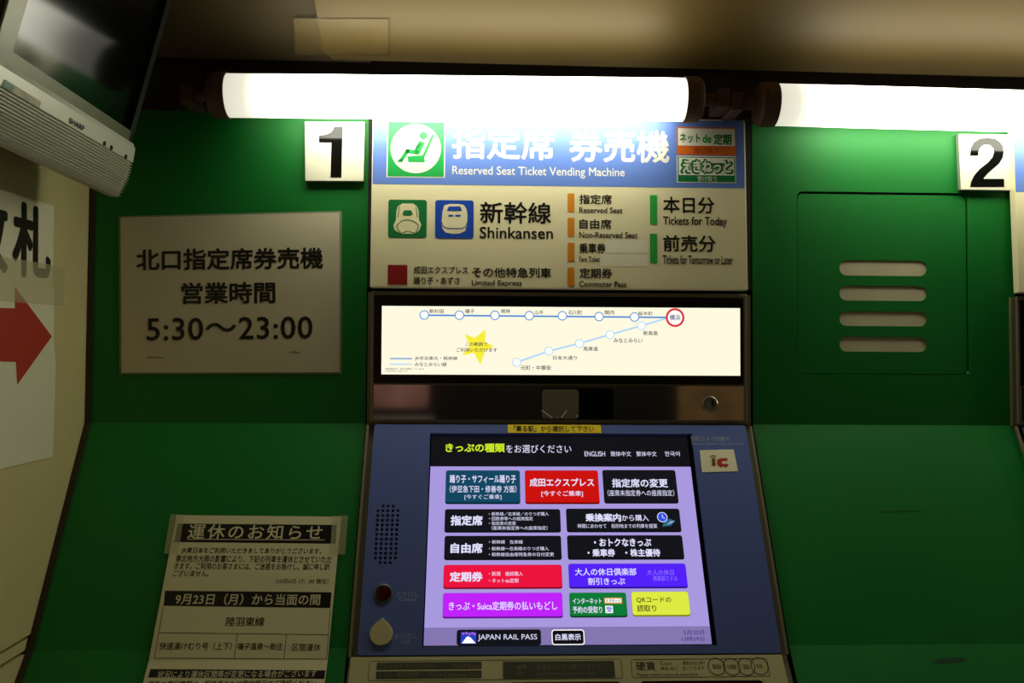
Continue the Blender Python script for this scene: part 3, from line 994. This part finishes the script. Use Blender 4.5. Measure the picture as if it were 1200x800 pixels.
    button(520, 661.6, 658.4, 690, G_ROSE, G_ROSE_D, [('定期券', 527, 669.8, 565.6, 681.6, .035), ('・新規　継続購入', 573, 669.6, 612.6, 674.8, 0), ('・ネットde定期', 573, 677.6, 607.5, 682.8, 0)], 'rose red screen button')
    button(519.2, 694.4, 659, 724.3, G_MAG, G_MAG_D, [('きっぷ・Suica定期券の払いもどし', 526, 704.6, 653, 714.9, .012)], 'magenta screen button')
    s = MB()
    flat(s, P, [(sx0, sy0), (sx1, sy0), (sx1, fb), (sx0, fb)], G_LAV2, 0.0002)
    s.build('screen_footer', ts, fix=False)

    def fuji(s):
        flat(s, P, rect(P, 540, 740.4, 558, 754), G_FUJI, 0.0006)
        flat(s, P, poly(P, [(541, 753.6), (557.6, 753.6), (551.6, 747), (549, 745.6), (547, 746)]), G_WHITE, 0.0007)
        for x, y in ((543, 742.4), (546.5, 741.6), (550, 742.8), (553.5, 741.8), (556.4, 743)):
            disc(s, P, x, y, 1.1, G_PINK, 0.0007)
    s = MB()
    flat(s, P, rrect(P, 535.2, 737.5, 634, 755.9, 2.6), G_BLACK, 0.0004)
    fuji(s)
    write(s, P, 'JAPAN RAIL PASS', 560, 743, 629.4, 751.2, G_TEXT, 0.0007, 0.0)
    s.build('screen_button', ts, fix=False)['label'] = 'black button with a snowy mountain picture'
    s = MB()
    flat(s, P, rrect(P, 646.4, 737.4, 685, 755.6, 3), G_WHITE, 0.0004)
    flat(s, P, rrect(P, 647.6, 738.6, 683.8, 754.4, 2.2), G_INK, 0.0005)
    write(s, P, '白黒表示', 650.8, 742.4, 680.6, 750.2, G_TEXT, 0.0007, 0.02)
    s.build('screen_button', ts, fix=False)['label'] = 'small black button outlined in white'
    s = MB()
    write(s, P, '5月20日', 801, 738.2, 825, 743.6, G_NAVY, 0.0005)
    write(s, P, '13時59分', 798.8, 745.6, 826.2, 751.2, G_NAVY, 0.0005)
    s.build('lettering', ts, fix=False)

    # ledge with the card, note and coin signs
    P = PL
    lx0, lx1 = P.uv(409, 790)[0], P.uv(921.5, 790)[0]
    LE = P.box(439, 799.4, 548, 822), P.box(598, 798.6, 729, 826), P.box(752, 797.2, 897, 826)
    hol = [rrect_uv(*q, 0.004) for q in LE]
    MB().plate(P, [(lx0, -0.155), (lx1, -0.155), (lx1, -0.0006), (lx0, -0.0006)], hol, -0.0015, 0.0, BODY).build('ledge_plate', t, fix=False)
    for q in LE:
        MB().prism(P, rrect_uv(q[0] - .001, q[1] - .001, q[2] + .001, q[3] + .001, 0.004), -0.0021, -0.0016, BODY_D).build('slot_mouth', t)
    P = PL.turned((420, 783.6), (900, 778.8))
    s = MB()
    outline(s, P, 432, 773, 729, 796.4, 0.7, LEDGE_T, 0.0002)
    s.build('printed_border', t, fix=False)
    s = MB()
    outline(s, P, 739.6, 771.6, 901, 793.4, 0.7, LEDGE_T, 0.0002)
    s.build('printed_border', t, fix=False)
    s = MB()
    flat(s, P, rrect(P, 441.5, 775.8, 564.4, 784, 1), PLATE_D, 0.0003)
    write(s, P, 'クレジットカード・Suica', 444.4, 777.2, 509, 782.8, PLATE_T, 0.0005)
    write(s, P, 'Card Suica', 531.4, 777.4, 562, 782.6, PLATE_T, 0.0005)
    s.build('slot_sign', t, fix=False)['label'] = 'upper dark sign over the card slot'
    s = MB()
    flat(s, P, rrect(P, 440.6, 786, 564.4, 794.8, 1), PLATE_D, 0.0003)
    write(s, P, 'きっぷ・磁気定期券', 443.4, 787.6, 492, 793.4, PLATE_T, 0.0005)
    write(s, P, 'Ticket Commuter Pass', 501.7, 787.8, 561, 793.2, PLATE_T, 0.0005)
    s.build('slot_sign', t, fix=False)['label'] = 'lower dark sign over the card slot'
    s = MB()
    flat(s, P, rrect(P, 589.4, 774.6, 720.4, 794.2, 1), PLATE_D, 0.0003)
    write(s, P, '紙幣', 606, 778.8, 617.6, 784.4, PLATE_T, 0.0005, 0.01)
    write(s, P, 'Bill', 606, 786.6, 613, 790.6, PLATE_T, 0.0005)
    write(s, P, '紙幣はまとめて挿入できます', 629, 778.2, 704, 784.2, PLATE_T, 0.0005)
    write(s, P, 'Insert some bills at one time', 629, 786.6, 698, 791, PLATE_T, 0.0005)
    s.build('slot_sign', t, fix=False)['label'] = 'wide dark sign for banknotes'
    s = MB()
    write(s, P, '硬貨', 745, 774.8, 768, 785.4, LEDGE_T, 0.0003, 0.01)
    write(s, P, 'Coin', 773.8, 774.8, 786.8, 779, LEDGE_T, 0.0003)
    write(s, P, '硬貨 投入', 774, 780.8, 794.6, 785.2, LEDGE_T, 0.0003)
    write(s, P, '硬貨はまとめて', 800, 774.4, 826.6, 778.8, LEDGE_T, 0.0003)
    write(s, P, '投入できます', 800, 780.2, 825, 784.6, LEDGE_T, 0.0003)
    write(s, P, 'Please insert coins at one time', 746, 788, 817.6, 792, LEDGE_T, 0.0003)
    s.build('lettering', t, fix=False)
    for w_, x, y, hw in (('500', 839.8, 780.8, 4.8), ('100', 857.5, 781, 4.8), ('50', 874.4, 781, 3.2), ('10', 890, 780.4, 3.2)):
        s = MB()
        annulus(s, P, x, y, 8.5, 0.8, LEDGE_T, 0.0003)
        write(s, P, w_, x - hw, y - 2.6, x + hw, y + 2.6, LEDGE_T, 0.0003, 0.01)
        s.build('coin_mark', t, fix=False)
    return t


sign = header_sign()
machine = ticket_machine()
sign2, machine2 = copy_tree(sign), copy_tree(machine)
for o, lb_ in ((sign2, 'sliver of a second blue and ivory sign at the right edge beyond plate 2'),
               (machine2, 'sliver of a second ticket machine at the right edge below plate 2')):
    o.location.x += PITCH_X if o is machine2 else W.off(0.017).at(1189.2, 250).x - W.off(0.017).at(434.8, 250).x
    o['label'] = lb_

# ------------------------------------------------------------------ laminated opening hours notice
P = W.off(0.001).turned((140.7, 437.6), (399.5, 437))
P = P.turned((139.5, 345.6), (399.5, 342.6))
t = thing('hours_notice', W.at(270, 437), 'laminated opening hours notice, 5:30 to 23:00, on the left green wall', 'notice')
qd = poly(P, [(140.6, 438), (399.8, 437.4), (399.8, 247.6), (139.4, 253.6)])
cx, cy = sum(a for a, b in qd) / 4, sum(b for a, b in qd) / 4
MB().prism(P, [(cx + (a - cx) * 1.004, cy + (b - cy) * 1.006) for a, b in qd], -0.0009, -0.0002, FILM).build('laminate_film', t)
MB().prism(P, [(cx + (a - cx) * .985, cy + (b - cy) * .985) for a, b in qd], -0.0002, 0.0002, PAPER_L).build('paper', t)
lettering(P, '北口指定席券売機', 159.7, 290.6, 378.8, 316, BLACK, t, 0.0005, 0.024)
lettering(P, '営業時間', 212.6, 330.4, 322.8, 355.8, BLACK, t, 0.0005, 0.024)
lettering(P, '5:30〜23:00', 171.8, 371.4, 366.4, 398, BLACK, t, 0.0005, 0.012, 1.05)
SMUDGE = mat('grey_smudge', (150, 140, 108), 0.6)
s = MB()
flat(s, P, poly(P, [(172, 419.4), (192, 419.8), (192, 418.6), (178, 417.4), (172.4, 417.6)]), SMUDGE, 0.0004)
flat(s, P, poly(P, [(338, 412.6), (352, 413.6), (352, 412.6), (344, 411.4)]), SMUDGE, 0.0004)
s.build('smudge', t, fix=False)

# ------------------------------------------------------------------ suspended services notice
P0 = S1.off(0.0012)
top = P0.uv(300, 604)[1]
TT = TH1 + math.radians(1.5)
P = Plane(P0.pt(0, top), (1, 0, 0), (0, math.sin(TT), math.cos(TT)))
t = thing('service_notice', S1.at(290, 770), 'paper notice of cancelled trains taped low on the left green slope', 'notice')
bend = P.uv(280, 774)[1]
PB = Plane(P.pt(0, bend), (1, 0, 0), (0, math.sin(TH2), math.cos(TH2)))
ql = [P.uv(206.9, 603.4), P.uv(400, 605.3)]
w0, w1 = P.uv(192.6, 692.7)[0], P.uv(388.8, 734.7)[0]
xl_t, xr_t = ql[0][0], ql[1][0]
xl_b = P.uv(174.4, 774)[0]
xr_b = P.uv(384, 774)[0]
xl_e, xr_e = xl_b + (xl_b - xl_t) * 0.35, xr_b + (xr_b - xr_t) * 0.35
rows = [[P.pt(xl_t, ql[0][1]), P.pt(xr_t, ql[1][1])], [P.pt(xl_b, bend), P.pt(xr_b, bend)], [PB.pt(xl_e, -0.075), PB.pt(xr_e, -0.075)]]
s = MB()
for r0, r1 in zip(rows, rows[1:]):
    s.face([r1[0], r1[1], r0[1], r0[0]], PAPER)
pap = s.build('paper', t)
sol = pap.modifiers.new('thickness', 'SOLIDIFY')
sol.thickness, sol.offset = 0.0003, -1
T = P
P = P.turned((208.4, 613.6), (394.6, 615))
s = MB()
flat(s, P, poly(P, [(204.2, 635), (393.4, 637), (394.8, 615), (208.4, 613.4)]), BLACK, 0.0004)
write(s, P, '運休のお知らせ', 220.6, 614.6, 378, 632, PAPER, 0.0006, 0.012, 1.2)
stroke(s, P, (219.6, 631.8), (380.6, 632.6), 0.7, PAPER, 0.0006)
s.build('title_band', t, fix=False)
s = MB()
write(s, P, ' JR東日本をご利用いただきましてありがとうございます。', 212.7, 641.6, 376.8, 649.7, BLACK, 0.0004, 0.012)
write(s, P, '東北地方大雨の影響により、下記の列車を運休とさせていただ', 206.2, 650.6, 389, 659.2, BLACK, 0.0004, 0.012)
write(s, P, 'きます。ご利用のお客さまには、ご迷惑をお掛けし、誠に申し訳', 204.4, 659.6, 386.4, 667.6, BLACK, 0.0004, 0.012)
write(s, P, 'ございません。', 203, 668, 245, 675.4, BLACK, 0.0004, 0.012)
write(s, P, '（10月6日 17：00 現在）', 323, 677.8, 385, 684, BLACK, 0.0004, 0.005)
s.build('lettering', t, fix=False)
s = MB()
flat(s, P, poly(P, [(191.8, 709.6), (387, 712.2), (388.6, 693.8), (193.6, 692)]), BLACK, 0.0004)
write(s, P, '9月23日（月）から当面の間', 205.8, 695.4, 375.4, 709, PAPER, 0.0006, 0.015)
s.build('date_band', t, fix=False)
s = MB()
for p0, p1 in (((191.6, 710), (181, 771)), ((387, 713), (382.8, 772)), ((186.6, 741.2), (385, 743.6)), ((181, 771), (382.8, 772)), ((278.4, 742.6), (274.4, 771.4)), ((336, 743), (332.6, 771.6))):
    stroke(s, P, p0, p1, 0.6, BLACK, 0.0004)
write(s, P, '陸羽東線', 265, 722.8, 310, 733.6, BLACK, 0.0004, 0.012)
write(s, P, '快速湯けむり号（上下）', 187, 752.4, 272, 761.6, BLACK, 0.0004, 0.012)
write(s, P, '鳴子温泉〜新庄', 278.6, 753, 331.4, 761.6, BLACK, 0.0004, 0.012)
write(s, P, '区間運休', 342.4, 754, 376, 762.8, BLACK, 0.0004, 0.005)
s.build('table', t, fix=False)
P = PB
s = MB()
flat(s, P, poly(P, [(173.6, 793.8), (380, 795.4), (381.4, 785.4), (176.4, 783.8)]), BLACK, 0.0004)
write(s, P, '状況により運休区間等が変更になる場合がございます', 185, 785.4, 371, 793.9, PAPER, 0.0006, 0.01, 1.0)
s.build('warning_band', t, fix=False)
s = MB()
write(s, P, '最新の運行情報は、駅係員または案内掲示でご確認ください。', 173.6, 797, 374, 805.6, BLACK, 0.0004, 0.015)
s.build('lettering', t, fix=False)
P = T
for q in ([(192.4, 648.6), (209, 648.8), (216, 603), (200, 602.4)], [(386.6, 649.4), (404.6, 649.8), (408, 604.4), (390, 604)]):
    MB().prism(P, poly(P, q), 0.0008, 0.0009, TAPE).build('tape', t)

# ------------------------------------------------------------------ papers on the cream side wall
P = WL.off(0.001)
t = thing('gate_sign', WL.at(40, 333), 'white paper with large black characters, above the red arrow paper', 'sign')
MB().prism(P, poly(P, [(-150, 320), (62, 333.6), (63.4, 241), (-150, 176)]), -0.0008, 0, PAPER_W).build('paper', t)
Q = P.turned((0, 321), (60, 329.5))
a0, b0, a1, b1 = Q.uv(14.2, 285)[0], Q.uv(36, 326)[1], Q.uv(59.2, 285)[0], Q.uv(36, 239)[1]
s = MB()
write_uv(s, Q, '札', a0, b0, a1, b1, BLACK, 0.0004, 0.03)
write_uv(s, Q, '改', a0 - (a1 - a0) * 1.1, b0, a0 - (a1 - a0) * 0.10, b1, BLACK, 0.0004, 0.03)
s.build('lettering', t, fix=False)
t = thing('arrow_sign', WL.at(40, 540), 'white paper with a red arrow pointing right on the cream wall', 'sign')
MB().prism(P, poly(P, [(-150, 585), (0, 549.2), (61.6, 535.2), (64, 470), (65.2, 425), (62.6, 395), (63.4, 345), (62.4, 334.8), (0, 327.5), (-150, 304)]), -0.0008, 0.0002, PAPER_W).build('paper', t)
flat(MB(), P, poly(P, [(-110, 421), (0, 423.4), (18.2, 424), (19.8, 450.8), (60.4, 394), (17, 335.6), (17, 361.2), (0, 360.6), (-110, 358)]), ARROW, 0.0004).build('arrow', t, fix=False)
MB().prism(P, poly(P, [(-60, 349), (74.4, 357.8), (77.6, 313.2), (-60, 290)]), 0.0005, 0.0006, TAPE).build('tape', t)

# ------------------------------------------------------------------ television under the ceiling at the upper left
YF = -0.12
E_ = W.off(-YF)
pT, pG, pM, pB = E_.at(158.5, 175), E_.at(156, 190), E_.at(151, 210), E_.at(142, 228)
tilt = (E_.at(208, 0) - pT).normalized()
TV = Plane(pT, (0, 1, 0), (tilt.x, 0, tilt.z))
t = thing('television', (XL + 0.05, YF - 0.2, pB.z), 'silver and black television tilted down at the upper left corner', 'television')
a_in = TV.uv(17, 71)[0]
a_out = TV.uv(14, 2)[0]
H_TV = 0.30
back = 0.055
# cabinet behind the screen
s = MB()
s.prism(TV, [(a_out, 0.0), (0.0, 0.0), (0.0, H_TV), (a_out, H_TV)], -back, -0.016, TVBLACK)
s.build('cabinet', t, bevel=0.003)
sc0 = 0.018
MB().prism(TV, [(a_in, sc0), (-0.012, sc0), (-0.012, H_TV - 0.015), (a_in, H_TV - 0.015)], -0.0158, -0.012, TVSCREEN).build('screen', t)
s = MB()
s.plate(TV, [(a_out, 0.0), (0.0, 0.0), (0.0, H_TV), (a_out, H_TV)], [[(a_in, sc0), (-0.012, sc0), (-0.012, H_TV - 0.015), (a_in, H_TV - 0.015)]], -0.016, -0.006, TVBLACK)
s.build('bezel', t, fix=False)
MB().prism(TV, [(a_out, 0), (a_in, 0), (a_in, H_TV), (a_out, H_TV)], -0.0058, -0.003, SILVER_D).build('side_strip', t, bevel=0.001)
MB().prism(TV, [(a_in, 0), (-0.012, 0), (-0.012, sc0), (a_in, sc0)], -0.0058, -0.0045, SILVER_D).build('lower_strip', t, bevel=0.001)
BAND = Plane(pT, (0, 1, 0), pT - pG)
# speaker bar: profile in the (out, up) frame of the set, swept along its length
pv = lambda p: ((p - TV.o).dot(TV.n), (p - TV.o).dot(TV.v))
g, m_, b_ = pv(pG), pv(pM), pv(pB)
prof = [(-back, 0.006), (-0.004, 0.006), (0.0, 0.0), g]
N = 13
for i in range(N):
    f0, f1 = (i + 0.45) / N, (i + 1) / N

    def at(f, dip):
        if f < 0.5:
            q = (g[0] + (m_[0] - g[0]) * f * 2, g[1] + (m_[1] - g[1]) * f * 2)
        else:
            q = (m_[0] + (b_[0] - m_[0]) * (f * 2 - 1), m_[1] + (b_[1] - m_[1]) * (f * 2 - 1))
        return (q[0] - dip, q[1])
    prof += [at((i + 0.25) / N, 0.0), at((i + 0.35) / N, 0.0028), at((i + 0.9) / N, 0.0028), at(f1, 0.0)]
prof += [(b_[0] - 0.004, b_[1] - 0.004), (b_[0] - 0.012, b_[1] - 0.006), (-back, b_[1] + 0.004)]
n = len(prof)
v = [TV.pt(a, y, x) for a in (a_out - 0.05, 0.0) for x, y in prof]
s = MB().mesh(v, [(i, (i + 1) % n, n + (i + 1) % n, n + i) for i in range(n)] + [tuple(range(n - 1, -1, -1)), tuple(range(n, 2 * n))], SILVER)
bar = s.build('speaker_bar', t)
write_uv(MB(), BAND, 'SHARP', *(lambda q: (q[0], q[1], q[2], q[3]))(
    (BAND.uv(81, 139)[0], BAND.uv(90, 149.5)[1], BAND.uv(99, 148.5)[0], BAND.uv(90, 142.4)[1])), BLACK, 0.0004, 0.04).build('lettering', bar, fix=False)
s = MB()
flat(s, BAND, poly(BAND, [(2, 100), (46, 126), (48, 119), (5, 92.5)]), mat('faded_sticker', (150, 142, 100), 0.5, var=0.25, scale=60), 0.0003)
flat(s, BAND, poly(BAND, [(2.4, 101), (14, 107.6), (16.6, 100.6), (5.2, 93.6)]), mat('sticker_teal', (44, 110, 88), 0.5, var=0.3, scale=90), 0.0005)
s.build('sticker', bar, fix=False)
for x, y in ((122, 168), (130, 173), (147, 183.5)):
    c = BAND.uv(x, y)
    MB().prism(BAND, ring_pts(c, 0.0026, 12), -0.0002, 0.0012, BLACK).build('button', bar)
s = MB().cuboid((XL + 0.0005, YF - 0.25, pT.z + 0.06), (TV.pt(0, 0.06, -back).x + 0.012, YF - 0.1, pT.z + 0.13), TVBLACK)
s.build('wall_bracket', t)

# ------------------------------------------------------------------ behind the viewer, seen only in the mirror strip
def poster(x0, x1, z0, z1, cols, label):
    t = thing('wall_poster', ((x0 + x1) / 2, -4.2, z0), label, 'poster')
    s = MB().cuboid((x0, -4.199, z0), (x1, -4.19, z1), cols[0])
    s.build('sheet', t)
    s = MB().cuboid((x0 + .15, -4.19, z0 + (z1 - z0) * .6), (x0 + .5, -4.186, z1 - .1), cols[1])
    s.build('picture', t)


poster(-1.7, -0.34, 1.25, 2.0, (mat('poster_pink', (226, 170, 176), 0.6, var=0.3, scale=7), mat('poster_yellow', (230, 190, 80), 0.6, var=0.2, scale=9)), 'pink poster on the far wall mirrored in the strip left of the lens window')
poster(1.22, 2.2, 0.9, 2.0, (mat('poster_brown', (170, 140, 104), 0.6, var=0.4, scale=6), mat('poster_olive', (140, 150, 90), 0.6, var=0.2, scale=9)), 'brown poster on the far wall mirrored around the key lock')
t = thing('locker', (-1.0, -4.0, 0), 'grey locker under the pink poster, mirrored low in the strip', 'locker')  # added so the strip mirrors grey below the pink poster
MB().cuboid((-1.7, -4.195, 0.001), (-0.3, -3.95, 1.2), mat('locker_grey', (150, 150, 156), 0.5)).build('body', t, bevel=0.006)
for i in range(3):
    d = MB().cuboid((-1.68 + i * .46, -3.949, 0.05), (-1.24 + i * .46, -3.94, 1.17), mat('locker_door_grey', (170, 168, 172), 0.5)).build('door', t, bevel=0.004)
